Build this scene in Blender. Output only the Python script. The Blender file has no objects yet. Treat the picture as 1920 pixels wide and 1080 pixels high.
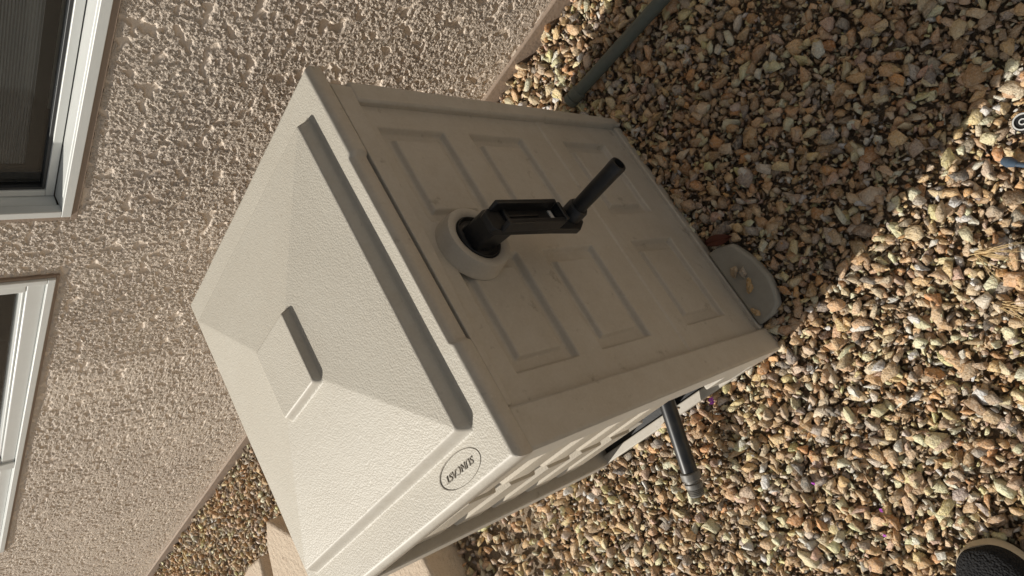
import bpy, math, random
import numpy as np
from mathutils import Vector, Matrix
R = math.radians
random.seed(4); rng = np.random.default_rng(11)
S = bpy.context.scene
C = S.collection

# ------------------------------------------------------------------ camera
cam = bpy.data.cameras.new('camera'); co = bpy.data.objects.new('camera', cam); C.objects.link(co); S.camera = co
cr = ((0.55030813, -0.48028769, -0.68299686), (-0.57895936, -0.80890746, 0.10234637), (-0.60163695, 0.33910538, -0.7232154))
M = Matrix(((cr[0][0], -cr[1][0], -cr[2][0]), (cr[0][1], -cr[1][1], -cr[2][1]), (cr[0][2], -cr[1][2], -cr[2][2]))).to_4x4()
M.translation = Vector((0.51867124, -0.09745598, 1.16313142))
co.matrix_world = M
cam.sensor_width = 36; cam.lens = 1299.97/1920*36; cam.clip_start = 0.02; cam.clip_end = 500
S.render.resolution_x = 1024; S.render.resolution_y = 576
# ------------------------------------------------------------------ light
SUN_EL, SUN_AZ = R(38), R(15)          # the sun stands over -x, a little towards -y
w = bpy.data.worlds.new('World'); S.world = w; w.use_nodes = True
nt = w.node_tree; sky = nt.nodes.new('ShaderNodeTexSky'); sky.sky_type = 'NISHITA'; sky.sun_disc = False
sky.sun_elevation = SUN_EL; sky.sun_rotation = math.atan2(-math.cos(SUN_AZ), -math.sin(SUN_AZ))
hs = nt.nodes.new('ShaderNodeHueSaturation'); hs.inputs['Saturation'].default_value = .30; nt.links.new(sky.outputs[0], hs.inputs['Color'])
wm = nt.nodes.new('ShaderNodeMix'); wm.data_type = 'RGBA'; wm.blend_type = 'MULTIPLY'; wm.inputs[0].default_value = 1; wm.inputs[7].default_value = (1.03, 1.0, .93, 1); nt.links.new(hs.outputs[0], wm.inputs[6])
nt.links.new(wm.outputs[2], nt.nodes['Background'].inputs[0]); nt.nodes['Background'].inputs[1].default_value = 0.070
sl = bpy.data.lights.new('sun', 'SUN'); sl.energy = 4.6; sl.angle = R(0.5); sl.color = (1, .95, .865)
so = bpy.data.objects.new('sun', sl); C.objects.link(so)
d = Vector((math.cos(SUN_EL)*math.cos(SUN_AZ), math.cos(SUN_EL)*math.sin(SUN_AZ), -math.sin(SUN_EL)))
so.rotation_euler = d.to_track_quat('-Z', 'Y').to_euler(); so.location = (-3, -1, 4)
S.view_settings.view_transform = 'Standard'; S.view_settings.look = 'None'; S.view_settings.exposure = 0.08; S.view_settings.gamma = 1

# ------------------------------------------------------------------ materials
def mat(name, col, rough=.5, noise=None, bump=None, spec=.5, metal=0, attr=False):
    """noise=(scale, amount, second colour); bump=list of (kind, scale, distance)"""
    m = bpy.data.materials.new(name); m.use_nodes = True; t = m.node_tree; N = t.nodes; L = t.links
    b = N['Principled BSDF']; b.inputs['Roughness'].default_value = rough; b.inputs['Metallic'].default_value = metal
    b.inputs['Specular IOR Level'].default_value = spec
    b.inputs['Base Color'].default_value = (*col, 1)
    tc = N.new('ShaderNodeTexCoord')
    src = None
    if attr:
        a = N.new('ShaderNodeAttribute'); a.attribute_name = 'stone_color'; src = a.outputs['Color']
    if noise:
        for k, (sc, am, c2, *lim) in enumerate(noise):
            n = N.new('ShaderNodeTexNoise'); n.inputs['Scale'].default_value = sc; n.inputs['Detail'].default_value = 6; n.inputs['Roughness'].default_value = .65
            L.new(tc.outputs['Object'], n.inputs['Vector'])
            r = N.new('ShaderNodeMapRange'); r.inputs[1].default_value, r.inputs[2].default_value = lim or (.42, .68); r.inputs[3].default_value = 0; r.inputs[4].default_value = am
            L.new(n.outputs['Fac'], r.inputs[0])
            x = N.new('ShaderNodeMix'); x.data_type = 'RGBA'
            L.new(r.outputs[0], x.inputs[0])
            if src is None: x.inputs[6].default_value = (*col, 1)
            else: L.new(src, x.inputs[6])
            x.inputs[7].default_value = (*c2, 1); src = x.outputs[2]
    if src is not None: L.new(src, b.inputs['Base Color'])
    prev = None
    for kind, sc, dist in (bump or []):
        if kind == 'voronoi':
            n = N.new('ShaderNodeTexVoronoi'); n.feature = 'SMOOTH_F1'; n.inputs['Scale'].default_value = sc; n.inputs['Smoothness'].default_value = .6; out = n.outputs['Distance']
        elif kind == 'wave':
            n = N.new('ShaderNodeTexWave'); n.inputs['Scale'].default_value = sc; n.bands_direction = 'Z'; out = n.outputs['Fac']
        else:
            n = N.new('ShaderNodeTexNoise'); n.inputs['Scale'].default_value = sc; n.inputs['Detail'].default_value = 5; out = n.outputs['Fac']
        L.new(tc.outputs['Object'], n.inputs['Vector'])
        bp = N.new('ShaderNodeBump'); bp.inputs['Distance'].default_value = dist; bp.inputs['Strength'].default_value = 1
        if kind == 'voronoi': bp.invert = True
        L.new(out, bp.inputs['Height'])
        if prev: L.new(prev, bp.inputs['Normal'])
        prev = bp.outputs[0]
    if prev: L.new(prev, b.inputs['Normal'])
    return m
PL = (.505, .47, .41)
M_lid = mat('beige_plastic_grained', (.475, .442, .375), .52, [(2.5, .40, (.415, .38, .32)), (9, .25, (.54, .515, .455)), (120, .22, (.40, .355, .29)), (70, .5, (.27, .23, .18), .68, .74)], [('voronoi', 430, .00042), ('noise', 90, .0003)], spec=.4)
M_pl = mat('beige_plastic_smooth', PL, .5, [(7, .55, (.44, .39, .315)), (45, .35, (.40, .35, .28)), (260, .25, (.60, .56, .49)), (38, .55, (.25, .215, .17), .62, .72), (130, .5, (.62, .59, .53), .66, .74)], [('noise', 300, .0001)], spec=.4)
M_plt = mat('beige_plastic_textured_slat', (.54, .485, .40), .6, [(12, .3, (.47, .41, .32))], [('voronoi', 420, .0004)], spec=.3)
M_tray = mat('dusty_grey_plastic', (.36, .345, .30), .75, [(25, .5, (.28, .26, .22))], [('noise', 200, .0004)], spec=.3)
M_logo = mat('emblem_shade_lines', (.20, .175, .14), .8, [(160, .8, (.42, .385, .33))])  # dark colour paints the shadow lines of engraved lettering
M_blk = mat('black_plastic', (.012, .013, .015), .42, [(60, .5, (.03, .03, .03))], [('noise', 250, .0002)])
M_blk2 = mat('black_tube_plastic', (.018, .019, .021), .33, [(50, .6, (.05, .046, .04))])
M_gr = mat('grey_threaded_plastic', (.13, .125, .115), .5, [(90, .6, (.25, .23, .2))])
M_pipe = mat('grey_green_pipe', (.105, .125, .11), .6, [(14, .5, (.16, .15, .12)), (60, .35, (.07, .085, .075))], [('noise', 120, .0004)])
M_stucco = mat('tan_stucco', (.80, .68, .555), .6, [(3, .5, (.66, .55, .46)), (14, .25, (.62, .50, .41)), (60, .3, (.80, .69, .60))], [('noise', 300, .0050), ('noise', 650, .0024)], spec=.6)
_a = M_stucco.node_tree.nodes.new('ShaderNodeAttribute'); _a.attribute_name = 'grit'     # trowelled pits are smooth
for _n in [n for n in M_stucco.node_tree.nodes if n.type == 'BUMP']: M_stucco.node_tree.links.new(_a.outputs['Fac'], _n.inputs['Strength'])
M_trim = mat('tan_foundation_trim', (.33, .25, .19), .8, [(20, .5, (.25, .19, .145))], [('noise', 150, .001)])
M_vinyl = mat('white_vinyl', (.66, .67, .65), .4, [(20, .25, (.56, .57, .54))])
M_edge = mat('tan_window_caulk', (.30, .225, .17), .7, [(40, .3, (.24, .18, .14))], [('noise', 200, .0008)])
M_dark = mat('dark_gasket', (.03, .032, .034), .5)
M_room = mat('dark_room', (.07, .075, .08), .9, [(3, .4, (.045, .05, .055))])
M_refl = mat('pale_pane_reflection', (.75, .73, .68), .7, [(10, .3, (.36, .35, .32))])  # pale colour of the painted reflection behind the right pane
M_block = mat('tan_concrete_block', (.56, .46, .35), .9, [(5, .35, (.50, .38, .28)), (60, .3, (.46, .35, .26)), (30, .5, (.34, .25, .17), .62, .72)], [('noise', 60, .006), ('noise', 260, .002)])
M_stone = mat('crushed_gravel', (.4, .3, .2), .8, [(95, .30, (.58, .35, .15)), (230, .42, (.90, .79, .63)), (480, .25, (.24, .18, .125))], [('noise', 260, .0050), ('noise', 800, .0012)], spec=.35, attr=True)
M_soil = mat('brown_grit', (.34, .26, .18), .95, [(40, .5, (.17, .12, .075)), (220, .5, (.46, .36, .25))], [('noise', 160, .010), ('noise', 520, .005)])
M_leaf = mat('dry_red_leaf', (.13, .035, .018), .6, [(60, .5, (.07, .02, .012))])
M_petal = mat('purple_petal', (.45, .08, .5), .5)
M_straw = mat('dry_straw', (.62, .46, .24), .7)
M_shoe = mat('black_knit_fabric', (.012, .012, .013), .95, [(30, .4, (.022, .022, .024)), (600, .5, (.05, .05, .05))], [('voronoi', 330, .0030)], spec=.2)
M_sole = mat('cream_rubber', (.50, .44, .34), .7, [(50, .4, (.38, .32, .24))])
M_red = mat('red_plastic', (.5, .05, .03), .5)
M_wh = mat('scuffed_white_print', (.6, .6, .58), .6)
M_blue = mat('slate_blue_plastic', (.06, .09, .13), .35)

def glass(name, tint, rough=.02):
    m = bpy.data.materials.new(name); m.use_nodes = True; t = m.node_tree; N = t.nodes; L = t.links
    N.remove(N['Principled BSDF']); o = N['Material Output']
    tr = N.new('ShaderNodeBsdfTransparent'); tr.inputs[0].default_value = (*tint, 1)
    gl = N.new('ShaderNodeBsdfGlossy'); gl.inputs['Roughness'].default_value = rough
    lw = N.new('ShaderNodeLayerWeight'); lw.inputs['Blend'].default_value = .5; fp = N.new('ShaderNodeMath'); fp.operation = 'POWER'; L.new(lw.outputs['Facing'], fp.inputs[0]); fp.inputs[1].default_value = 3.5; fr = N.new('ShaderNodeMath'); fr.operation = 'MULTIPLY_ADD'; L.new(fp.outputs[0], fr.inputs[0]); fr.inputs[1].default_value = .55; fr.inputs[2].default_value = .05
    mx = N.new('ShaderNodeMixShader'); L.new(fr.outputs[0], mx.inputs[0]); L.new(tr.outputs[0], mx.inputs[1]); L.new(gl.outputs[0], mx.inputs[2])
    L.new(mx.outputs[0], o.inputs['Surface']); return m
M_glass = glass('window_glass', (.72, .73, .72))
def screen_mat():
    m = bpy.data.materials.new('insect_screen_mesh'); m.use_nodes = True; t = m.node_tree; N = t.nodes; L = t.links
    b = N['Principled BSDF']; b.inputs['Base Color'].default_value = (.42, .43, .45, 1); b.inputs['Roughness'].default_value = .6
    tc = N.new('ShaderNodeTexCoord')
    wv = N.new('ShaderNodeTexWave'); wv.bands_direction = 'Z'; wv.inputs['Scale'].default_value = 80; wv.inputs['Distortion'].default_value = .4; L.new(tc.outputs['Object'], wv.inputs['Vector'])
    r = N.new('ShaderNodeMapRange'); r.inputs[3].default_value = .25; r.inputs[4].default_value = .75; L.new(wv.outputs['Fac'], r.inputs[0])
    tr = N.new('ShaderNodeBsdfTransparent'); mx = N.new('ShaderNodeMixShader')
    L.new(r.outputs[0], mx.inputs[0]); L.new(tr.outputs[0], mx.inputs[1]); L.new(b.outputs[0], mx.inputs[2]); L.new(mx.outputs[0], N['Material Output'].inputs['Surface'])
    return m
M_screen = screen_mat()

# ------------------------------------------------------------------ mesh helpers
class MB:
    def __init__(s): s.v = []; s.f = []
    def add(s, v, f):
        n = len(s.v); s.v += [tuple(p) for p in v]; s.f += [tuple(n+i for i in q) for q in f]; return s
    def box(s, a, b):
        x0, y0, z0 = a; x1, y1, z1 = b
        return s.add([(x0,y0,z0),(x1,y0,z0),(x1,y1,z0),(x0,y1,z0),(x0,y0,z1),(x1,y0,z1),(x1,y1,z1),(x0,y1,z1)],
                     [(0,3,2,1),(4,5,6,7),(0,1,5,4),(1,2,6,5),(2,3,7,6),(3,0,4,7)])
    def hexa(s, p):   # 8 points, bottom ring then top ring
        return s.add(p, [(0,3,2,1),(4,5,6,7),(0,1,5,4),(1,2,6,5),(2,3,7,6),(3,0,4,7)])
    def prism(s, poly, e):  # poly list of 3d points, e extrusion vector
        n = len(poly); e = Vector(e); P = [Vector(p) for p in poly]
        return s.add(P+[p+e for p in P], [tuple(range(n))[::-1], tuple(range(n, 2*n))]+[(i,(i+1)%n,n+(i+1)%n,n+i) for i in range(n)])
    def lathe(s, o, ax, prof, n=40, closed=False):  # prof: (radius, distance along ax)
        o = Vector(o); ax = Vector(ax).normalized(); u = ax.orthogonal().normalized(); w_ = ax.cross(u)
        V = []; F = []
        for r_, t_ in prof:
            for k in range(n):
                a = 2*math.pi*k/n; V.append(o+ax*t_+(u*math.cos(a)+w_*math.sin(a))*r_)
        for j in range(len(prof)-1):
            for k in range(n): F.append((j*n+k, j*n+(k+1)%n, (j+1)*n+(k+1)%n, (j+1)*n+k))
        if not closed: F.append(tuple(range(n))[::-1]); F.append(tuple((len(prof)-1)*n+k for k in range(n)))
        else:
            j = len(prof)-1
            for k in range(n): F.append((j*n+k, j*n+(k+1)%n, (k+1)%n, k))
        return s.add(V, F)
    def tube(s, pts, rad, n=16):
        P = [Vector(p) for p in pts]; rr = rad if isinstance(rad, (list, tuple)) else [rad]*len(P)
        V = []; F = []; up = None
        for i, p in enumerate(P):
            t = (P[min(i+1, len(P)-1)]-P[max(i-1, 0)]).normalized()
            if up is None: up = t.orthogonal().normalized()
            up = (up - t*up.dot(t)).normalized(); w_ = t.cross(up)
            for k in range(n):
                a = 2*math.pi*k/n; V.append(p+(up*math.cos(a)+w_*math.sin(a))*rr[i])
        for j in range(len(P)-1):
            for k in range(n): F.append((j*n+k, j*n+(k+1)%n, (j+1)*n+(k+1)%n, (j+1)*n+k))
        F.append(tuple(range(n))[::-1]); F.append(tuple((len(P)-1)*n+k for k in range(n)))
        return s.add(V, F)
    def build(s, name, m, parent=None, bevel=0, smooth=False, seg=2):
        me = bpy.data.meshes.new(name); me.from_pydata(s.v, [], s.f); me.materials.append(m)
        import bmesh
        bm = bmesh.new(); bm.from_mesh(me); bmesh.ops.recalc_face_normals(bm, faces=bm.faces); bm.to_mesh(me); bm.free()
        o = bpy.data.objects.new(name, me); C.objects.link(o)
        if parent: o.parent = parent
        if smooth:
            me.polygons.foreach_set('use_smooth', [True]*len(me.polygons))
            me.set_sharp_from_angle(angle=R(40))
        if bevel:
            b = o.modifiers.new('bevel', 'BEVEL'); b.width = bevel; b.segments = seg; b.limit_method = 'ANGLE'; b.angle_limit = R(35); b.harden_normals = False
            me.polygons.foreach_set('use_smooth', [True]*len(me.polygons)); me.set_sharp_from_angle(angle=R(60))
        return o
def grid_obj(name, V, nu, nv, m, parent=None, keep=None, flip=False, smooth=True):
    """V: (nu*nv,3) array, index i*nv+j"""
    i, j = np.meshgrid(np.arange(nu-1), np.arange(nv-1), indexing='ij'); a = (i*nv+j)
    if keep is not None: a = a[keep]
    a = a.ravel()
    F = np.stack([a, a+nv, a+nv+1, a+1], 1)
    if flip: F = F[:, ::-1]
    me = bpy.data.meshes.new(name); me.vertices.add(len(V)); me.vertices.foreach_set('co', np.ascontiguousarray(V, dtype=np.float32).ravel())
    n = len(F); me.loops.add(n*4); me.loops.foreach_set('vertex_index', np.ascontiguousarray(F, dtype=np.int32).ravel())
    me.polygons.add(n); me.polygons.foreach_set('loop_start', np.arange(n, dtype=np.int32)*4)
    if smooth: me.polygons.foreach_set('use_smooth', np.ones(n, dtype=bool))
    me.update(); me.validate(); me.materials.append(m)
    o = bpy.data.objects.new(name, me); C.objects.link(o)
    if parent: o.parent = parent
    return o
def tag(o, label=None, cat=None, group=None, kind=None):
    if label: o['label'] = label
    if cat: o['category'] = cat
    if group: o['group'] = group
    if kind: o['kind'] = kind
    return o
def empty(name, loc=(0, 0, 0)):
    o = bpy.data.objects.new(name, None); o.location = loc; o.empty_display_size = .05; C.objects.link(o); return o
def reparent(o, t):       # children are modelled in world coordinates
    o.parent = t; o.matrix_parent_inverse = Matrix.Translation(t.location).inverted()
def perlin(x, y, seed=0):
    r_ = np.random.default_rng(seed); g = r_.uniform(0, 2*np.pi, (256, 256))
    xi = np.floor(x).astype(int); yi = np.floor(y).astype(int); xf = x-xi; yf = y-yi
    u = xf*xf*xf*(xf*(xf*6-15)+10); v = yf*yf*yf*(yf*(yf*6-15)+10)
    def gr(i, j, dx, dy):
        a = g[i & 255, j & 255]; return np.cos(a)*dx+np.sin(a)*dy
    n00 = gr(xi, yi, xf, yf); n10 = gr(xi+1, yi, xf-1, yf); n01 = gr(xi, yi+1, xf, yf-1); n11 = gr(xi+1, yi+1, xf-1, yf-1)
    return (n00*(1-u)+n10*u)*(1-v)+(n01*(1-u)+n11*u)*v
def sst(a, b, x):
    t = np.clip((x-a)/(b-a), 0, 1); return t*t*(3-2*t)

# ------------------------------------------------------------------ ground
YW = .8125
xs = np.concatenate([np.linspace(-60, -4.2, 30), np.linspace(-4, 2, 400), np.linspace(2.2, 60, 30)])
ys = np.concatenate([np.linspace(-60, -1.6, 30), np.linspace(-1.5, 1.0, 170), np.linspace(1.2, 60, 20)])
X, Y = np.meshgrid(xs, ys, indexing='ij')
Z = -.017+.004*perlin(X*9, Y*9, 3)
grid_obj('ground', np.stack([X, Y, Z], -1).reshape(-1, 3), len(xs), len(ys), M_soil)['kind'] = 'structure'

# gravel: crushed stones, a mesh of many faceted stones
def ico(sub):
    import bmesh
    bm = bmesh.new(); bmesh.ops.create_icosphere(bm, subdivisions=sub, radius=1)
    V = np.array([v.co[:] for v in bm.verts]); F = np.array([[v.index for v in f.verts] for f in bm.faces]); bm.free(); return V, F
def hull_protos(npts, n):      # crisp broken-rock shapes: hulls of a few points, faces split and roughened
    import bmesh
    out = []
    for k in range(n):
        bm = bmesh.new(); sc = np.array([1.15, rng.uniform(.5, .95), rng.uniform(.42, .8)])
        p = rng.normal(size=(npts, 3)); p /= np.linalg.norm(p, axis=1)[:, None]; p *= rng.uniform(.80, 1.08, (npts, 1))*sc
        for q in p: bm.verts.new(q)
        res = bmesh.ops.convex_hull(bm, input=bm.verts)
        bmesh.ops.delete(bm, geom=[g for g in res['geom_interior'] if isinstance(g, bmesh.types.BMVert)], context='VERTS')
        if npts > 10:
            bmesh.ops.subdivide_edges(bm, edges=bm.edges[:], cuts=1, use_grid_fill=True)
            for v in bm.verts:
                v.co += Vector(rng.normal(scale=.030, size=3).tolist())
        bmesh.ops.triangulate(bm, faces=bm.faces[:]); bm.verts.index_update()
        out.append((np.array([v.co[:] for v in bm.verts]), np.array([[v.index for v in f.verts] for f in bm.faces]))); bm.free()
    return out
PAL = np.array([(.60,.47,.31),(.58,.41,.22),(.66,.57,.44),(.44,.30,.17),(.50,.37,.23),(.36,.31,.25),(.44,.415,.375),(.62,.53,.40),(.45,.25,.11),(.25,.24,.23),(.085,.087,.092),(.74,.71,.65),(.47,.35,.29),(.36,.25,.16),(.56,.44,.30)])
PW = np.array([15, 15, 7, 11, 14, 6, 4, 9, 6, 4, 3, 2.5, 6, 9, 12.]); PW /= PW.sum()
def euler_mats(n, tilt):
    a = rng.uniform(0, 2*np.pi, n); b = rng.normal(0, tilt, n); c = rng.normal(0, tilt, n)
    ca, sa, cb, sb, cc, sc = np.cos(a), np.sin(a), np.cos(b), np.sin(b), np.cos(c), np.sin(c)
    Rz = np.zeros((n,3,3)); Rz[:,0,0]=ca; Rz[:,0,1]=-sa; Rz[:,1,0]=sa; Rz[:,1,1]=ca; Rz[:,2,2]=1
    Rx = np.zeros((n,3,3)); Rx[:,0,0]=1; Rx[:,1,1]=cb; Rx[:,1,2]=-sb; Rx[:,2,1]=sb; Rx[:,2,2]=cb
    Ry = np.zeros((n,3,3)); Ry[:,1,1]=1; Ry[:,0,0]=cc; Ry[:,0,2]=sc; Ry[:,2,0]=-sc; Ry[:,2,2]=cc
    return Rz@Rx@Ry
def scatter(x0, x1, y0, y1, pitch, keep):
    nx = int((x1-x0)/pitch); ny = int((y1-y0)/pitch)
    i, j = np.meshgrid(np.arange(nx), np.arange(ny), indexing='ij')
    x = x0+(i.ravel()+rng.uniform(-.1, 1.1, i.size))*pitch; y = y0+(j.ravel()+rng.uniform(-.1, 1.1, i.size))*pitch
    k = keep(x, y); return x[k], y[k]
def keep(x, y):
    k = y < YW-.012
    k &= ~((x > -.50) & (x < -.012) & (y > .012) & (y < .53))                # under the box
    k &= ~((x < -.9) & (y > .80))
    k &= ~((x > .005) & (x < .055) & (y > .06) & (y < .19))                   # under the tray
    return k
AV = []; AF = []; AC = []; off = 0
def lay(x, y, z, size, npts, nproto, tilt):
    global off
    pr = hull_protos(npts, nproto); which = rng.integers(0, nproto, len(x))
    for k, (P, F) in enumerate(pr):
        m_ = which == k; n = int(m_.sum())
        if not n: continue
        Rm = euler_mats(n, tilt)
        col = PAL[rng.choice(len(PAL), n, p=PW)]*rng.uniform(.72, 1.95, (n, 1))*rng.uniform(.96, 1.04, (n, 3))*np.array([1.10, 1.02, .97])
        V = np.einsum('nij,nvj->nvi', Rm, P[None]*size[m_][:, None, None])+np.stack([x[m_], y[m_], z[m_]], 1)[:, None, :]
        nv = len(P)
        AF.append((F[None]+(np.arange(n)*nv)[:, None, None]+off).reshape(-1, 3)); AV.append(V.reshape(-1, 3)); AC.append(np.repeat(np.clip(col, 0, .82), nv, 0)); off += n*nv
def dirtpatch(x, y):      # the thinner, sandier spot under the pipe's right side
    return np.exp(-(((x-.34)/.10)**2+((y-.47)/.06)**2))
x, y = scatter(-.75, 1.25, -.8, .82, .0074, keep); lay(x, y, rng.uniform(-.013, -.003, len(x)), rng.uniform(.0035, .0080, len(x)), 8, 30, 1.1)
x, y = scatter(-.75, 1.25, -.8, .82, .0132, keep); s = np.clip(rng.lognormal(math.log(.0094), .36, len(x)), .0045, .0185)
k = rng.uniform(size=len(x)) > .75*dirtpatch(x, y); x, y, s = x[k], y[k], s[k]
lay(x, y, rng.uniform(-.008, .002, len(x)), s, 12, 90, 1.0)
x, y = scatter(-.75, 1.25, -.8, .82, .038, keep); s = np.clip(rng.lognormal(math.log(.0142), .16, len(x)), .008, .021)
k = rng.uniform(size=len(x)) > .9*dirtpatch(x, y); x, y, s = x[k], y[k], s[k]
lay(x, y, rng.uniform(-.001, .006, len(x)), s, 13, 90, .75)
x, y = scatter(-4.2, -.75, -.6, .82, .019, keep); lay(x, y, rng.uniform(-.01, .004, len(x)), np.clip(rng.lognormal(math.log(.0125), .28, len(x)), .006, .02), 9, 40, .8)
V = np.concatenate(AV); F = np.concatenate(AF); Cc = np.concatenate(AC)
me = bpy.data.meshes.new('gravel'); me.vertices.add(len(V)); me.vertices.foreach_set('co', V.astype(np.float32).ravel())
me.loops.add(len(F)*3); me.loops.foreach_set('vertex_index', F.astype(np.int32).ravel())
me.polygons.add(len(F)); me.polygons.foreach_set('loop_start', np.arange(len(F), dtype=np.int32)*3); me.update()
ca = me.color_attributes.new('stone_color', 'FLOAT_COLOR', 'POINT'); ca.data.foreach_set('color', np.concatenate([Cc, np.ones((len(Cc), 1))], 1).astype(np.float32).ravel())
me.materials.append(M_stone)
go = bpy.data.objects.new('gravel', me); C.objects.link(go); tag(go, 'tan and brown crushed landscaping gravel covering the ground', 'gravel', kind='stuff')

# ------------------------------------------------------------------ house wall
house = empty('house', (-1, YW, 0)); tag(house, 'rough tan stucco house wall with two white framed windows above the gravel', 'house')
W1 = (-.594, 1.30, .7825, 2.0)     # right window
W2 = (-2.36, -.772, .787, 2.0)    # left window
xs = np.concatenate([np.arange(-9, -4.2, .1), np.arange(-4.2, -1.15, .0042), np.arange(-1.15, .35, .0016), np.arange(.35, 4, .05)])
zs = np.concatenate([np.arange(.030, 1.0, .0017), np.arange(1.0, 3.0, .06)])
X, Z = np.meshgrid(xs, zs, indexing='ij')
wx = X+.004*perlin(X*90, Z*90, 9); wz = Z+.004*perlin(X*90+7, Z*90, 10)
n1 = perlin(wx*34, wz*42, 1); n2 = perlin(wx*75+5, wz*95, 2); n3 = perlin(wx*185, wz*220+3, 4); n4 = perlin(wx*330, wz*360, 5); n0 = perlin(X*9, Z*9, 6); nd = perlin(X*5+3, Z*5, 12)
pits = sst(-.30, -.22, n1+.5*n2)*sst(-.38, -.30, n2)      # smooth trowelled pits are 0, gritty islands 1
rid = np.clip(1-np.abs(n3)*4.0, 0, 1)**1.5*sst(-.15, .12, perlin(wx*120+9, wz*120, 21)); rid4 = np.clip(1-np.abs(n4)*3.2, 0, 1)*sst(-.25, .1, n3)
big = .5+.5*np.clip(nd*2.5+.3, -1, 1)                     # where the lace is coarse
h = .0034*pits*(.6+.4*big)+.0005*n2*big+(.0023*rid+.0013*rid4)*(.06+.94*pits)*(.6+.4*big)+.0012*n0
h = np.maximum(h, -.0005)
h *= (.50+.50*sst(.0, .16, Z))*(.55+.45*sst(-3.2, -.6, X))
h[(X < -4.2) | (X > .35) | (Z > 1.0)] *= .3
for a, b, c_, d_ in (W1, W2):
    dw = np.maximum(np.maximum(a-.037*(Z-c_)-X, X-b), c_+.037*(X-(a if a > -1 else b))-Z); h *= .25+.75*sst(.0, .012, dw)
edge = np.ones_like(h)
YY = YW-h
Vw = np.stack([X, YY, Z], -1).reshape(-1, 3)
cx = (X[:-1, :-1]+X[1:, 1:])/2; cz = (Z[:-1, :-1]+Z[1:, 1:])/2
kp = np.ones(cx.shape, bool)
for a, b, c_, d_ in (W1, W2): kp &= ~((cx > a-.003-.037*(cz-c_)) & (cx < b-.037*(cz-c_)) & (cz > c_-.003+.037*(cx-(a if a > -1 else b))) & (cz < d_))
wo = grid_obj('wall', Vw, len(xs), len(zs), M_stucco, None, kp); reparent(wo, house)
ga = wo.data.attributes.new('grit', 'FLOAT', 'POINT'); ga.data.foreach_set('value', (.35+.65*pits).ravel().astype(np.float32)*1.0)
tr = MB(); tr.box((-9, YW-.0075, -.05), (4, YW+.15, .032)); o = tr.build('foundation_trim', M_trim, None, .004); reparent(o, house)
core = MB()   # wall body behind the plaster skin
for a, b, c_, d_ in ((-9, -2.42, .018, 3), (-2.42, 1.35, .018, .70), (-.762, -.640, .70, 2.0), (-2.42, 1.35, 2.03, 3), (1.35, 4, .018, 3)):
    core.box((a, YW+.012, c_), (b, YW+.15, d_))
o = core.build('wall_core', M_trim, None); reparent(o, house)
o = MB().box((-2.5, YW+.9, .5), (1.5, YW+.92, 2.1)).box((-2.5, YW+.16, .5), (1.5, YW+.9, .52)).box((-2.5, YW+.16, 2.08), (1.5, YW+.9, 2.1)).box((-2.52, YW+.16, .5), (-2.5, YW+.92, 2.1)).box((1.5, YW+.16, .5), (1.52, YW+.92, 2.1)).build('room_interior', M_room); reparent(o, house)
def ring(mb, x0, x1, z0, z1, t, y0, y1, open_top=False):
    mb.box((x0, y0, z0), (x1, y1, z0+t)); mb.box((x0, y0, z1-t), (x1, y1, z1)); mb.box((x0, y0, z0+t), (x0+t, y1, z1-t)); mb.box((x1-t, y0, z0+t), (x1, y1, z1-t))
# window 1
a, b, c_, d_ = W1
wf = MB(); ring(wf, a+.010, b, c_+.010, d_, .0155, YW-.011, YW+.006)               # nail flange face
wf.hexa([(a+.0255, YW-.003, c_+.020), (b-.02, YW-.003, c_+.020), (b-.02, YW+.06, c_+.020), (a+.0255, YW+.06, c_+.020),
         (a+.0255, YW-.003, c_+.0262), (b-.02, YW-.003, c_+.0262), (b-.02, YW+.026, c_+.0285), (a+.0255, YW+.026, c_+.0285)])  # sloped sill
wf.box((a+.0100, YW+.0062, c_+.0290), (a+.0240, YW+.06, d_-.02))
f1 = wf.build('window', M_vinyl, None, .0012); reparent(f1, house)
sv = MB(); ring(sv, a+.0260, b-.03, c_+.030, d_-.03, .0135, YW+.026, YW+.05); o = sv.build('sash', M_vinyl, f1, .0012)
sv = MB(); ring(sv, a+.0400, b-.05, c_+.0440, d_-.05, .005, YW+.029, YW+.045); sv.build('gasket', M_dark, f1, .0008)
MB().box((a+.045, YW+.036, c_+.049), (b-.055, YW+.040, d_-.055)).build('pane', M_glass, f1)
fs = MB(); ring(fs, a+.062, b-.06, c_+.052, d_-.06, .020, YW+.047, YW+.055); s1 = fs.build('screen_frame', M_dark, f1, .001)
MB().box((a+.082, YW+.050, c_+.072), (b-.08, YW+.0508, d_-.08)).build('insect_screen', M_screen, s1)
MB().box((a+.20, YW+.058, c_+.035), (b, YW+.09, c_+.082)).build('pane_reflection_board', M_refl, f1, .003)  # added pale board, paints the light band reflected in the glass
sc = MB(); ring(sc, a-.001, b+.01, c_-.001, d_+.01, .0115, YW-.0078, YW+.006); sc.build('caulk_edge', M_edge, f1, .001)
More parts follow.
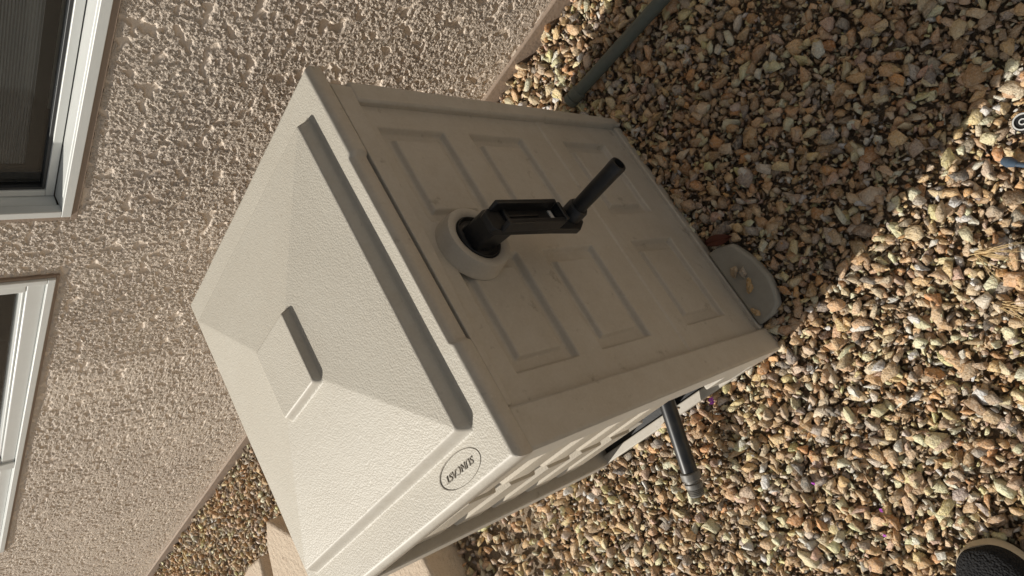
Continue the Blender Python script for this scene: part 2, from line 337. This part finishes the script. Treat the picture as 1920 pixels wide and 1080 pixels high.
# window 2
a, b, c_, d_ = W2
wf = MB(); ring(wf, a+.003, b-.003, c_+.003, d_, .014, YW-.011, YW+.02)
wf.box((-1.665, YW-.0085, c_+.0172), (-1.625, YW+.03, d_-.015))
f2 = wf.build('window', M_vinyl, None, .0015); reparent(f2, house)
sv = MB(); ring(sv, -1.6248, b-.0172, c_+.0172, d_-.016, .031, YW-.004, YW+.03); sv.build('sash', M_vinyl, f2, .003)
sv = MB(); ring(sv, -1.5935, b-.0485, c_+.0485, d_-.048, .005, YW+.001, YW+.03); sv.build('glazing_bead', M_vinyl, f2, .002)
MB().box((-1.589, YW+.018, c_+.053), (b-.053, YW+.022, d_-.053)).build('pane', M_glass, f2)
sv = MB(); ring(sv, a+.0172, -1.6652, c_+.0172, d_-.016, .028, YW+.004, YW+.03); sv.build('sash', M_vinyl, f2, .002)
MB().box((a+.044, YW+.016, c_+.044), (-1.69, YW+.02, d_-.04)).build('pane', M_glass, f2)
sc = MB(); ring(sc, a-.006, b+.004, c_-.004, d_+.01, .0068, YW-.0065, YW+.015); sc.build('caulk_edge', M_edge, f2, .001)

for f_, px_, pz_ in ((f1, W1[0], W1[2]), (f2, W2[1], W2[2])):   # both windows sit a touch out of level in the stucco
    p_ = Vector((px_, 0, pz_)); Rm_ = Matrix.Rotation(-.037, 4, 'Y')
    f_.matrix_basis = Matrix.Translation(p_) @ Rm_ @ Matrix.Translation(-p_)
# ------------------------------------------------------------------ hose reel box
H = .6718
T = empty('hose_reel_box', (-.25, .27, 0)); tag(T, 'beige plastic hose reel box with a black crank standing on gravel by the stucco wall', 'hose reel box')
def P(mb, name, m, bevel=.002, parent=None, **k):
    o = mb.build(name, m, None, bevel, **k); reparent(o, T) if parent is None else setattr(o, 'parent', parent)
    if parent is not None: o.matrix_parent_inverse = parent.matrix_world.inverted()
    return o
# lid : heightfield over the skewed quad of its rim, then a fascia skirt
CA, CB, CC, CD = [np.array(p) for p in ((-.5452, .5650), (-.0008, .5632), (.0012, .0000), (-.5095, -.0062))]
N1 = 330
u = np.linspace(0, 1, N1); U, Vv = np.meshgrid(u, u, indexing='ij')   # U from front (0) to back (1), V from left (0) to right (1)
def quad(U, V):
    return ((1-U)*(1-V))[..., None]*CC+((1-U)*V)[..., None]*CB+(U*V)[..., None]*CA+(U*(1-V))[..., None]*CD
Q = quad(U, Vv)
dF = U*.53; dB = (1-U)*.53; dL = Vv*.565; dR = (1-Vv)*.565
def rmin(*a):     # rounded-corner minimum
    m = a[0]
    for b in a[1:]:
        k = .006; hh = np.clip(.5+.5*(b-m)/k, 0, 1); m = b*(1-hh)+m*hh-k*hh*(1-hh)
    return m
dd = rmin(dF-.036, dB-.028, dL-.050, dR-.050)
step = .0160*sst(0, .0105, dd)
hipd = np.minimum(np.minimum(dF-.047, dB-.04), np.minimum(dL-.062, dR-.062))
cen = np.maximum(np.abs(dF-.262)/.051, np.abs(dL-.277)/.053)
hip = .0205*np.clip(hipd/.165, 0, 1)
dp = rmin(.054-np.abs(dF-.262), .056-np.abs(dL-.277))
plat = dp > -.003
base = np.where(plat, 0, 0)
hgt = np.where(dd > 0, step+hip, 0)
pt = sst(-.003, .004, dp)
hgt = hgt*(1-pt)+(.016+.0185+.0115)*pt
edge_r = np.minimum(np.minimum(dF, dB), np.minimum(dL, dR))
hgt -= .0035*(1-np.clip(edge_r/.005, 0, 1))**2
hgt += .0006*perlin(U*5, Vv*5, 31)
Zl = H+hgt
# middle of the front edge set back a little
mid = sst(.137, .143, Q[..., 1])*(1-sst(.412, .418, Q[..., 1]))
Q[..., 0] -= .0055*mid*np.clip(1-dF/.02, 0, 1)
lid = grid_obj('lid', np.concatenate([Q, Zl[..., None]], -1).reshape(-1, 3), N1, N1, M_lid, None, flip=True); reparent(lid, T)
lid.data.materials.append(M_pl)      # the moulded steps and the rolled edge are smooth
ii, jj = np.meshgrid(np.arange(N1-1), np.arange(N1-1), indexing='ij')
smf = ((dd > .0012) & (dd < .0100)) | ((dp > -.0028) & (dp < .0035)) | (edge_r < .0045)
lid.data.polygons.foreach_set('material_index', smf[:-1, :-1].ravel().astype(np.int32))
# fascia skirt (ring of quads with rounded top handled by the edge roll)
def rim_path():
    pts = []
    for V_ in np.linspace(0, 1, 200): pts.append((0, V_))
    for U_ in np.linspace(0, 1, 100)[1:]: pts.append((U_, 1))
    for V_ in np.linspace(1, 0, 100)[1:]: pts.append((1, V_))
    for U_ in np.linspace(1, 0, 100)[1:-1]: pts.append((U_, 0))
    return pts
rp = rim_path(); VV = []; FF = []
ctr = np.array((-.265, .28))
prof = [(0, -.0034), (.0022, -.006), (.0026, -.010), (.0026, -.0215), (.0010, -.0245), (-.004, -.0245), (-.004, -.012)]
for (U_, V_) in rp:
    q = quad(np.array(U_), np.array(V_)); m_ = 0
    nx = (1 if U_ == 0 else 0)-(1 if U_ == 1 else 0); ny = (1 if V_ == 1 else 0)-(1 if V_ == 0 else 0)
    if nx and ny: nx *= .8; ny *= .8
    if U_ == 0:
        m_ = float(sst(.137, .143, q[1])*(1-sst(.412, .418, q[1])))
    for o_, z_ in prof: VV.append((q[0]+nx*o_-.0055*m_, q[1]+ny*o_, H+z_))
np_ = len(rp); kk = len(prof)
for i in range(np_):
    for j in range(kk-1): FF.append((i*kk+j, ((i+1) % np_)*kk+j, ((i+1) % np_)*kk+j+1, i*kk+j+1))
sk = MB().add(VV, FF).build('lid_skirt', M_pl, None, 0, smooth=True); sk.parent = lid; sk.matrix_parent_inverse = lid.matrix_world.inverted()
P(MB().box((-.505, .02, .6500), (-.012, .540, .6530)), 'lid_underside', M_pl, 0, parent=lid)
# emblem on the rim: oval line and lettering in a painted shade tone
LX, LY = -.0868, .0270
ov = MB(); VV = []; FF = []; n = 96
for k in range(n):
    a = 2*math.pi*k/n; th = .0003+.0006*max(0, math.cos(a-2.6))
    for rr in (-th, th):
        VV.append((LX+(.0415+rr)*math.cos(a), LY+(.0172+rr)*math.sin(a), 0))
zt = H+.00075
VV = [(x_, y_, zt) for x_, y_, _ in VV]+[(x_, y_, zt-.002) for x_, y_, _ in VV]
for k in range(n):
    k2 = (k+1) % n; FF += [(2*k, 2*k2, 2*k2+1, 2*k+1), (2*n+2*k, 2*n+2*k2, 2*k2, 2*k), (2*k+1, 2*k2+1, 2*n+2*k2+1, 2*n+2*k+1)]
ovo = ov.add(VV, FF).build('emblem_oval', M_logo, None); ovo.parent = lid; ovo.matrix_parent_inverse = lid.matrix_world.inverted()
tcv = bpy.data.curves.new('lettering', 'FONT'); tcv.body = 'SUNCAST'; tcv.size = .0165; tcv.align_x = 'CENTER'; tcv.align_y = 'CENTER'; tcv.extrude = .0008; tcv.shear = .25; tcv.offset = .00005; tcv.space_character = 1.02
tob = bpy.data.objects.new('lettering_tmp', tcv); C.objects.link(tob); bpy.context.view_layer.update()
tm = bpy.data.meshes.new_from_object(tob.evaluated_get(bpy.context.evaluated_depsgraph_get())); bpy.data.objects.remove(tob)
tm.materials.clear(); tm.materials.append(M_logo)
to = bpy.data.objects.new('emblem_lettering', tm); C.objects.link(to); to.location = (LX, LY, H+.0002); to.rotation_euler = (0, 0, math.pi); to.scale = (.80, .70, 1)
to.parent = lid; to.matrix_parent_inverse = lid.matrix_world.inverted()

# body -----------------------------------------------------------
YB = .548
ZR = .642
def post(y0, y1, x0, x1, inner):   # L-shaped corner post, slightly rounded
    return MB().box((x0, y0, 0), (x1, y1, ZR-.006))
# front corner posts
P(MB().hexa([(-.050, .0, -.004), (.001, .0, -.004), (.001, .044, -.004), (-.050, .044, -.004), (-.050, .0, .6465), (-.001, .0, .6465), (-.001, .053, .6465), (-.050, .053, .6465)]), 'corner_post', M_pl, .004)
P(MB().hexa([(-.050, .520, -.004), (.001, .520, -.004), (.001, .541, -.004), (-.050, .541, -.004), (-.050, .513, .614), (-.001, .513, .614), (-.001, .549, .614), (-.050, .549, .614)]), 'corner_post', M_pl, .004)
P(MB().box((-.506, .0, -.004), (-.456, .057, .636)), 'corner_post', M_pl, .003)
P(MB().box((-.506, .503, -.004), (-.462, .548, .636)), 'corner_post', M_pl, .003)
# front header under the lid, slanted lower edge
P(MB().prism([(-.0015, .0545, .6438), (-.0015, .0545, .6360), (-.0015, .538, .6120), (-.0015, .538, .6438)], (-.045, 0, 0)).box((-.03, .056, .6437), (-.0035, .1385, .6475)).box((-.03, .4165, .6437), (-.0035, .536, .6475)), 'header_rail', M_pl, .0012)
P(MB().box((-.030, .5385, .6160), (-.006, .5455, .6425)), 'hinge_tab', M_pl, .001)
P(MB().box((-.045, .0445, -.004), (-.003, .5195, .018)), 'bottom_rail', M_pl, .003)
# door: embossed height field
ny, nz = 330, 390
yy = np.linspace(.040, .525, ny); zz = np.linspace(.010, .640, nz); Yg, Zg = np.meshgrid(yy, zz, indexing='ij')
xg = np.full_like(Yg, -.011)
# faint sloping margin at the sides and middle rails
def rect(y0, y1, z0, z1, t, s):     # soft step inside the rectangle
    dd_ = np.minimum(np.minimum(Yg-y0, y1-Yg), np.minimum(Zg-z0, z1-Zg)); return t*sst(0, s, dd_)
rows = ((.478, .597), (.310, .430), (.080, .206))
for (z0, z1) in rows:
    for (y0, y1) in ((.089, .256), (.312, .476)):
        xg += rect(y0, y1, z0, z1, -.0092, .0048)
        xg += rect(y0+.0175, y1-.0175, z0+.017, z1-.017, .0074, .0048)
xg += -.0022*(sst(.446, .4475, Zg)*(1-sst(.462, .4635, Zg)))*0
xg += rect(.060, .505, .222, .296, -.0016, .003)*0
xg += .0022*sst(0, .003, Zg-.222)*(1-sst(0, .004, Zg-.244))           # low band moulding across
xg += .0005*perlin(Yg*12, Zg*12, 40)
door = grid_obj('door_panel', np.stack([xg, Yg, Zg], -1).reshape(-1, 3), ny, nz, M_pl, None); reparent(door, T)
# back and far side
P(MB().box((-.504, .046, 0), (-.494, .502, .640)), 'back_panel', M_pl, .001)
P(MB().box((-.461, .534, 0), (-.051, .544, .640)), 'side_panel', M_pl, .001)
# near side : recessed panel with woven slats, opening at the bottom
P(MB().box((-.461, .050, .014), (-.205, .056, .640)).box((-.205, .050, .115), (-.130, .056, .640)).box((-.130, .050, .014), (-.051, .056, .640)), 'side_panel', M_pl, .0005)
P(MB().box((-.461, .001, -.004), (-.0505, .019, .016)).box((-.1080, .0030, .0155), (-.0505, .0498, .1050)), 'base_skirt', M_pl, .002)
P(MB().box((-.461, .012, .622), (-.051, .0498, .640)), 'top_rail', M_pl, .002)
def slat(x0, x1, z0, h_):
    # board that swells outward: bright upper bevel, textured face, ends run back to points
    yi, yo = .0495, .0150
    t = h_*.30
    m = MB(); e = .014
    V_ = [(x0, yi, z0), (x1, yi, z0), (x1-e, yo, z0+.004), (x0+e, yo, z0+.004),
          (x0, yi, z0+h_), (x1, yi, z0+h_), (x1-e, yo, z0+h_-t), (x0+e, yo, z0+h_-t)]
    return m.add(V_, [(3, 2, 1, 0), (4, 5, 6, 7), (3, 7, 6, 2), (0, 4, 7, 3), (1, 2, 6, 5), (0, 1, 5, 4)])
cols = ((-.445, -.255), (-.250, -.056))
for ci, (x0, x1) in enumerate(cols):
    z = .135+(.0 if ci % 2 == 0 else .043)
    while z+.082 < .622:
        P(slat(x0, x1, z, .082), 'slat', M_plt, .0010); z += .086
# latch block over the opening
P(MB().hexa([(-.335, .018, .105), (-.255, .018, .105), (-.255, .0494, .105), (-.335, .0494, .105), (-.345, .024, .134), (-.250, .024, .134), (-.250, .0494, .134), (-.345, .0494, .134)]), 'latch_block', M_pl, .002)
# reel drum seen through the opening, then the slot's painted shade
dr = MB().lathe((-.27, .10, .30), (0, 1, 0), [(.16, 0), (.165, .004), (.165, .012), (.06, .014), (.06, .34), (.165, .342), (.165, .35), (.16, .354)], 48)
P(dr, 'hose_reel', M_blk, 0, smooth=True)
P(MB().box((-.455, .0192, -.004), (-.097, .0496, .003)).box((-.25, .019, .003), (-.243, .0496, .03)).box((-.215, .0565, .01), (-.12, .060, .125)), 'slot_shade_liner', M_blk, .001)  # black sheets stand in for the shade inside the slot
# hub ring and crank
HY, HZ = .2680, .5580
hub = MB().lathe((-.012, HY, HZ), (1, 0, 0), [(.0500, 0), (.0492, .005), (.0480, .0065), (.0470, .020), (.0452, .0250), (.0405, .0265), (.0355, .0255), (.0330, .023), (.0322, .012)], 64)
P(hub, 'hub_ring', M_pl, 0, smooth=True)
cup = MB().lathe((.0085, HY, HZ-.001), (1, 0, 0), [(.0320, 0), (.0320, .0030), (.0308, .0045), (.0296, .0030), (.0280, -.0010), (.0215, .001), (.0200, .016), (.0185, .034), (.011, .036)], 48)
P(cup, 'crank_cup', M_blk, 0, smooth=True)
HY, HZ = .2625, .5670
arm = MB()
ax0, ax1 = .052, .078
# boss over the axle, widened towards the cup
arm.prism([(.022, HY-.022, HZ+.014), (.022, HY+.020, HZ+.014), (.022, HY+.020, HZ-.030), (.022, HY-.022, HZ-.030)], (.0, 0, 0)) if False else None
arm.hexa([(.004, .250, .540), (.004, .286, .540), (.004, .286, .576), (.004, .250, .576),
          (.060, HY-.023, HZ-.024), (.060, HY+.009, HZ-.024), (.060, HY+.009, HZ+.016), (.060, HY-.023, HZ+.016)])
crank = P(arm, 'crank_boss', M_blk, .004)
ar = MB(); zb = HZ-.136
pl = [(HY-.024, HZ+.012), (HY-.020, HZ+.020), (HY+.004, HZ+.020), (HY+.010, HZ+.012), (HY+.010, zb+.034), (HY+.006, zb+.020), (HY+.008, zb-.006), (HY+.004, zb-.018), (HY-.018, zb-.018), (HY-.030, zb-.002), (HY-.027, zb+.05)]
ar.prism([(ax0, a_, b_) for a_, b_ in pl], (.010, 0, 0))
# raised edges (channel section)
ar.box((ax0+.0098, HY+.0045, zb+.036), (ax1, HY+.0102, HZ+.010)); ar.box((ax0+.0098, HY-.0272, zb+.040), (ax1, HY-.020, HZ+.010))
ar.box((ax0+.0098, HY-.0198, HZ-.012), (ax0+.0150, HY+.0043, HZ-.006)); ar.box((ax0+.0098, HY-.006, HZ-.070), (ax0+.0125, HY-.001, HZ-.0125))
ar.box((ax0+.0098, HY-.0215, zb+.0275), (ax1-.002, HY+.0065, zb+.0345))
crank_arm = P(ar, 'crank_arm', M_blk, .0018)
P(MB().box((ax0+.0101, HY-.012, zb+.0385), (ax0+.0115, HY+.002, zb+.0445)), 'arm_slot', M_wh, 0, parent=crank_arm)
hz_, hy_ = zb+.001, HY-.006
P(MB().lathe((ax0+.008, hy_, hz_), (1, 0, 0), [(.0150, 0), (.0150, .018), (.0132, .021), (.0106, .0215), (.0110, .088), (.0114, .100), (.0106, .1025), (.0080, .1028), (.0076, .095)], 32), 'crank_handle', M_blk, 0, smooth=True)
# foot tray at the base of the door
tray = MB()
tp = [(-.002, .205), (.020, .204), (.046, .192), (.060, .150), (.064, .108), (.058, .082), (.047, .060), (.030, .052), (-.002, .050)]
tray.prism([(a_, b_, -.004) for a_, b_ in tp], (0, 0, .022)); P(tray, 'foot_tray', M_tray, .005, seg=3)
# inlet tube
A_, B_ = Vector((-.196, .060, .078)), Vector((-.2585, -.098, .062))
tube = P(MB().tube([A_, B_], .0150, 28), 'inlet_tube', M_blk2, 0, smooth=True)
dv = (B_-A_).normalized()
P(MB().lathe(B_-dv*.004, dv, [(.0165, 0), (.0185, .002), (.0185, .014), (.014, .016), (.0135, .021), (.0165, .022), (.0165, .029), (.015, .031), (.0135, .032), (.0150, .0335), (.0135, .035), (.0150, .0365), (.0135, .038), (.0150, .0395), (.0135, .041), (.0148, .0425), (.0130, .046), (.0100, .046), (.0095, .03)], 28), 'threaded_coupling', M_gr, 0, smooth=True, parent=tube)

# ------------------------------------------------------------------ other things
# pipe on the gravel between box and wall
pp = empty('drain_pipe', (.1, .615, 0)); tag(pp, 'grey green plastic pipe lying on gravel between the box and the stucco wall', 'pipe')
a_ = Vector((-.045, .632, .022)); b_ = Vector((1.4, .520, .030)); b_ = a_+(Vector((.2175, .6125, .028))-a_)*5
o = MB().tube([a_+(b_-a_)*t for t in (0, .3, .6, 1)], .0125, 32).build('pipe_body', M_pipe, None, 0, smooth=True); reparent(o, pp)
dv = (b_-a_).normalized()
o = MB().lathe(a_-dv*.004, dv, [(.0138, 0), (.0155, .002), (.0155, .013), (.0138, .014), (.0138, .0165), (.0155, .0175), (.0155, .033), (.0130, .035)], 32).build('pipe_collar', M_pipe, None, 0, smooth=True); reparent(o, pp)
# concrete blocks
def blk(pts, z1, lab):
    o = MB().prism([(a_, b_, -.02) for a_, b_ in pts], (0, 0, z1+.02)).build('concrete_block', M_block, None, .012, seg=3); tag(o, lab, 'block', 'tan concrete blocks behind the box')
blk([(-1.085, .15), (-1.075, -.28), (-1.45, -.32), (-1.48, .14)], .10, 'tan concrete block lying nearest behind the hose box at the picture edge')
blk([(-1.80, .445), (-1.835, .47), (-1.90, .40), (-1.965, .24), (-2.0, .05), (-1.56, .02), (-1.62, .30)], .105, 'tan concrete block with a rounded end against the lid edge')
blk([(-2.0, .395), (-2.12, .40), (-2.30, .365), (-2.42, .28), (-2.46, .05), (-2.07, .05), (-2.03, .28)], .10, 'farthest tan concrete block, partly cut by the picture edge')
# stones lying on the tray
PP = hull_protos(15, 8)
def stone(x_, y_, z_, sx, rz, col, lab, grp='pebbles on the tray'):
    v, F2 = PP[random.randrange(8)]; v = v*sx; c_, s_ = math.cos(rz), math.sin(rz)
    v = np.stack([v[:, 0]*c_-v[:, 1]*s_, v[:, 0]*s_+v[:, 1]*c_, v[:, 2]], 1)
    me = bpy.data.meshes.new('pebble'); me.from_pydata([tuple(p) for p in v], [], [tuple(f) for f in F2.tolist()]); me.materials.append(M_stone)
    ca = me.color_attributes.new('stone_color', 'FLOAT_COLOR', 'POINT'); ca.data.foreach_set('color', [*col, 1]*len(v))
    o = bpy.data.objects.new('pebble', me); o.location = (x_, y_, z_-v[:, 2].min()-.0005); C.objects.link(o); tag(o, lab, 'pebble', grp)
stone(.0195, .1480, .018, .0115, .3, (.50, .40, .28), 'tan pebble on the grey tray, closest to the door')
stone(.0335, .1400, .018, .0105, 1.2, (.48, .43, .36), 'pale grey pebble on the grey tray beside the tan one')
stone(.0315, .1130, .018, .0130, .9, (.52, .34, .15), 'largest orange brown pebble in the middle of the grey tray')
stone(.0095, .0720, .018, .0095, 2.0, (.52, .35, .17), 'small orange pebble alone at the lower corner of the grey tray')
# dry leaf beside the tray
lf = MB(); c0 = Vector((.030, .212, .016)); ux = Vector((.8, -.35, .25)).normalized(); uy = Vector((.35, .8, .35)).normalized(); VV = []; n = 10
for k in range(n):
    t = k/(n-1); w_ = .011*math.sin(math.pi*min(1, t*1.02))**.8
    for s_ in (-1, 0, 1): VV.append(c0+ux*(t-.5)*.062+uy*s_*w_+Vector((0, 0, .005*abs(s_)+.004*math.sin(t*5))))
lo = lf.add(VV, [(3*k+j, 3*k+j+1, 3*k+j+4, 3*k+j+3) for k in range(n-1) for j in (0, 1)]).build('dry_leaf', M_leaf, None, 0, smooth=True)
m_ = lo.modifiers.new('thick', 'SOLIDIFY'); m_.thickness = .0006; tag(lo, 'dark red curled dry leaf leaning between the tray and the door base', 'leaf')
# petals
def petal(x_, y_, s_, lab):
    mb = MB()
    for k in range(3):
        a_ = random.uniform(0, 6.28); ux = Vector((math.cos(a_), math.sin(a_), .4))*s_; uy = Vector((-math.sin(a_), math.cos(a_), .2))*s_*.6
        c0 = Vector((x_, y_, .015))+Vector((random.uniform(-1, 1), random.uniform(-1, 1), 0))*s_*.5
        mb.add([c0-ux, c0-uy*.8+Vector((0, 0, s_*.3)), c0+ux, c0+uy*.8], [(0, 1, 2, 3)])
    o = mb.build('flower_petal', M_petal); m_ = o.modifiers.new('thick', 'SOLIDIFY'); m_.thickness = .0004; tag(o, lab, 'petal', 'purple petals on the gravel')
petal(-.163, -.010, .0065, 'crumpled bright purple petal beside the base of the hose box')
petal(-.09, -.21, .003, 'tiny purple petal on the sunlit gravel between hose tube and shoe')
petal(-.02, -.29, .003, 'tiny purple petal on gravel a little above the shoe toe')
petal(-.04, -.325, .003, 'tiny purple petal on gravel next to the shoe')
# dry grass tufts
def tuft(x_, y_, n, ln, ang, spread, lab):
    mb = MB()
    for k in range(n):
        a_ = ang+random.gauss(0, spread); l_ = ln*random.uniform(.45, 1.15); lift = random.uniform(.05, .5)
        p0 = Vector((x_+random.gauss(0, .003), y_+random.gauss(0, .003), .012)); pts = []
        for t in (0, .33, .66, 1): pts.append(p0+Vector((math.cos(a_)*l_*t, math.sin(a_)*l_*t, lift*l_*math.sin(t*2.4))))
        mb.tube(pts, [.0006, .0005, .0004, .0002], 5)
    o = mb.build('dry_grass_tuft', M_straw); tag(o, lab, 'dry grass', 'dry grass wisps on the gravel')
tuft(.322, -.040, 26, .06, -.75, .30, 'straw coloured dry grass wisp on sunlit gravel beside the shadow edge')
tuft(.300, -.118, 16, .05, -.6, .35, 'smaller straw wisp on the gravel nearer the shoe')
# drip line fittings at the edge of the frame
sp = empty('sprinkler_cap', (.468, .066, 0)); tag(sp, 'scuffed black round sprinkler cap with a red mark at the shadow edge', 'sprinkler')
o = MB().lathe((.468, .062, -.01), (-.1, .25, 1), [(.013, 0), (.013, .022), (.0125, .024), (.0105, .0245), (.010, .0225)], 28).build('cap_body', M_blk, None, 0, smooth=True); reparent(o, sp)
dn = Vector((-.1, .25, 1)).normalized(); tp_ = Vector((.468, .062, -.01))+dn*.0236
o = MB().lathe(tp_-dn*.0006, dn, [(.0045, 0), (.0045, .0012), (.0030, .0012), (.0030, 0)], 20, closed=True).build('cap_ring', M_wh, None, 0, smooth=True); reparent(o, sp)
o = MB().lathe(tp_-dn*.0006, dn, [(.0118, 0), (.0118, .0016), (.0100, .0016), (.0100, 0)], 28, closed=True).build('cap_rim', M_wh, None, 0, smooth=True); reparent(o, sp)
o = MB().box((.466, .040, .0), (.490, .050, .012)).build('red_tab', M_red, None, .001); reparent(o, sp)
dl = empty('drip_emitter', (.425, .03, 0)); tag(dl, 'small slate blue drip irrigation emitter and tube on sunlit gravel', 'drip emitter')
o = MB().tube([(.4205, .040, .014), (.424, .034, .018), (.428, .027, .017)], [.006, .0075, .0045], 16).build('emitter_head', M_blue, None, 0, smooth=True); reparent(o, dl)
o = MB().tube([(.428, .027, .017), (.440, .012, .014), (.456, -.004, .013), (.49, -.03, .010)], .0036, 12).build('emitter_tube', M_blue, None, 0, smooth=True); reparent(o, dl)

# ------------------------------------------------------------------ shoe at the corner
sh = empty('shoe', (.075, -.51, 0)); tag(sh, 'toe of a black knit sneaker with a cream sole on the gravel in the corner', 'shoe')
def shoe_half(t):     # half widths left / right, t 0 heel .. 1 toe
    w_ = .034+.016*sst(.25, .72, np.array(t)); w_ = float(w_)
    if t > .78: w_ *= math.sqrt(max(0, 1-((t-.78)/.22)**2))**.85
    if t < .12: w_ *= math.sqrt(max(0, 1-((.12-t)/.12)**2))**.8
    return max(w_, .0008)
L_ = .285; ns = 60; nr = 28
tilt = R(-8)
def place(px_, py_, pz_):
    c_, s_ = math.cos(tilt), math.sin(tilt)
    return (.036+px_*c_-py_*s_*1.0, -.374-L_+px_*s_+py_*c_, pz_)
mb = MB(); VV = []; FF = []
for i in range(ns+1):
    t = i/ns; t2 = .5-.5*math.cos(math.pi*t); w_ = shoe_half(t2)+.0016
    for (dx, z_) in ((-.92, .004), (-1, .010), (-1, .026), (-.93, .0300), (.93, .0300), (1, .026), (1, .010), (.92, .004)):
        VV.append(place(w_*dx, (t2)*L_+(0 if 0 < t < 1 else 0), z_+.006*max(0, (t2-.8)/.2)**2))
for i in range(ns):
    for j in range(8): FF.append((i*8+j, i*8+(j+1) % 8, (i+1)*8+(j+1) % 8, (i+1)*8+j))
FF += [tuple(range(8)), tuple(ns*8+k for k in range(8))]
o = mb.add(VV, FF).build('sole', M_sole, None, 0, smooth=True); reparent(o, sh)
mb = MB(); VV = []; FF = []
for i in range(ns+1):
    t = i/ns; t2 = .008+.985*(.5-.5*math.cos(math.pi*t)); w_ = max(.0006, shoe_half(t2)+.0003)
    hh = .030+.062*(1-float(sst(.35, .80, np.array(t2))))+.010*(1-t2)
    if t2 > .80: hh *= math.sqrt(max(.0, 1-((t2-.80)/.20)**2))**.7
    if t2 < .06: hh *= .75+.25*t2/.06
    for k in range(nr+1):
        a_ = math.pi*k/nr
        VV.append(place(-w_*math.copysign(abs(math.cos(a_))**.8, math.cos(a_)), t2*L_, .0295+hh*math.sin(a_)**.75+.006*max(0, (t2-.8)/.2)**2))
for i in range(ns):
    for j in range(nr): FF.append((i*(nr+1)+j, i*(nr+1)+j+1, (i+1)*(nr+1)+j+1, (i+1)*(nr+1)+j))
FF += [tuple(range(nr+1)), tuple(ns*(nr+1)+k for k in range(nr+1))]
o = mb.add(VV, FF).build('upper', M_shoe, None, 0, smooth=True); reparent(o, sh)
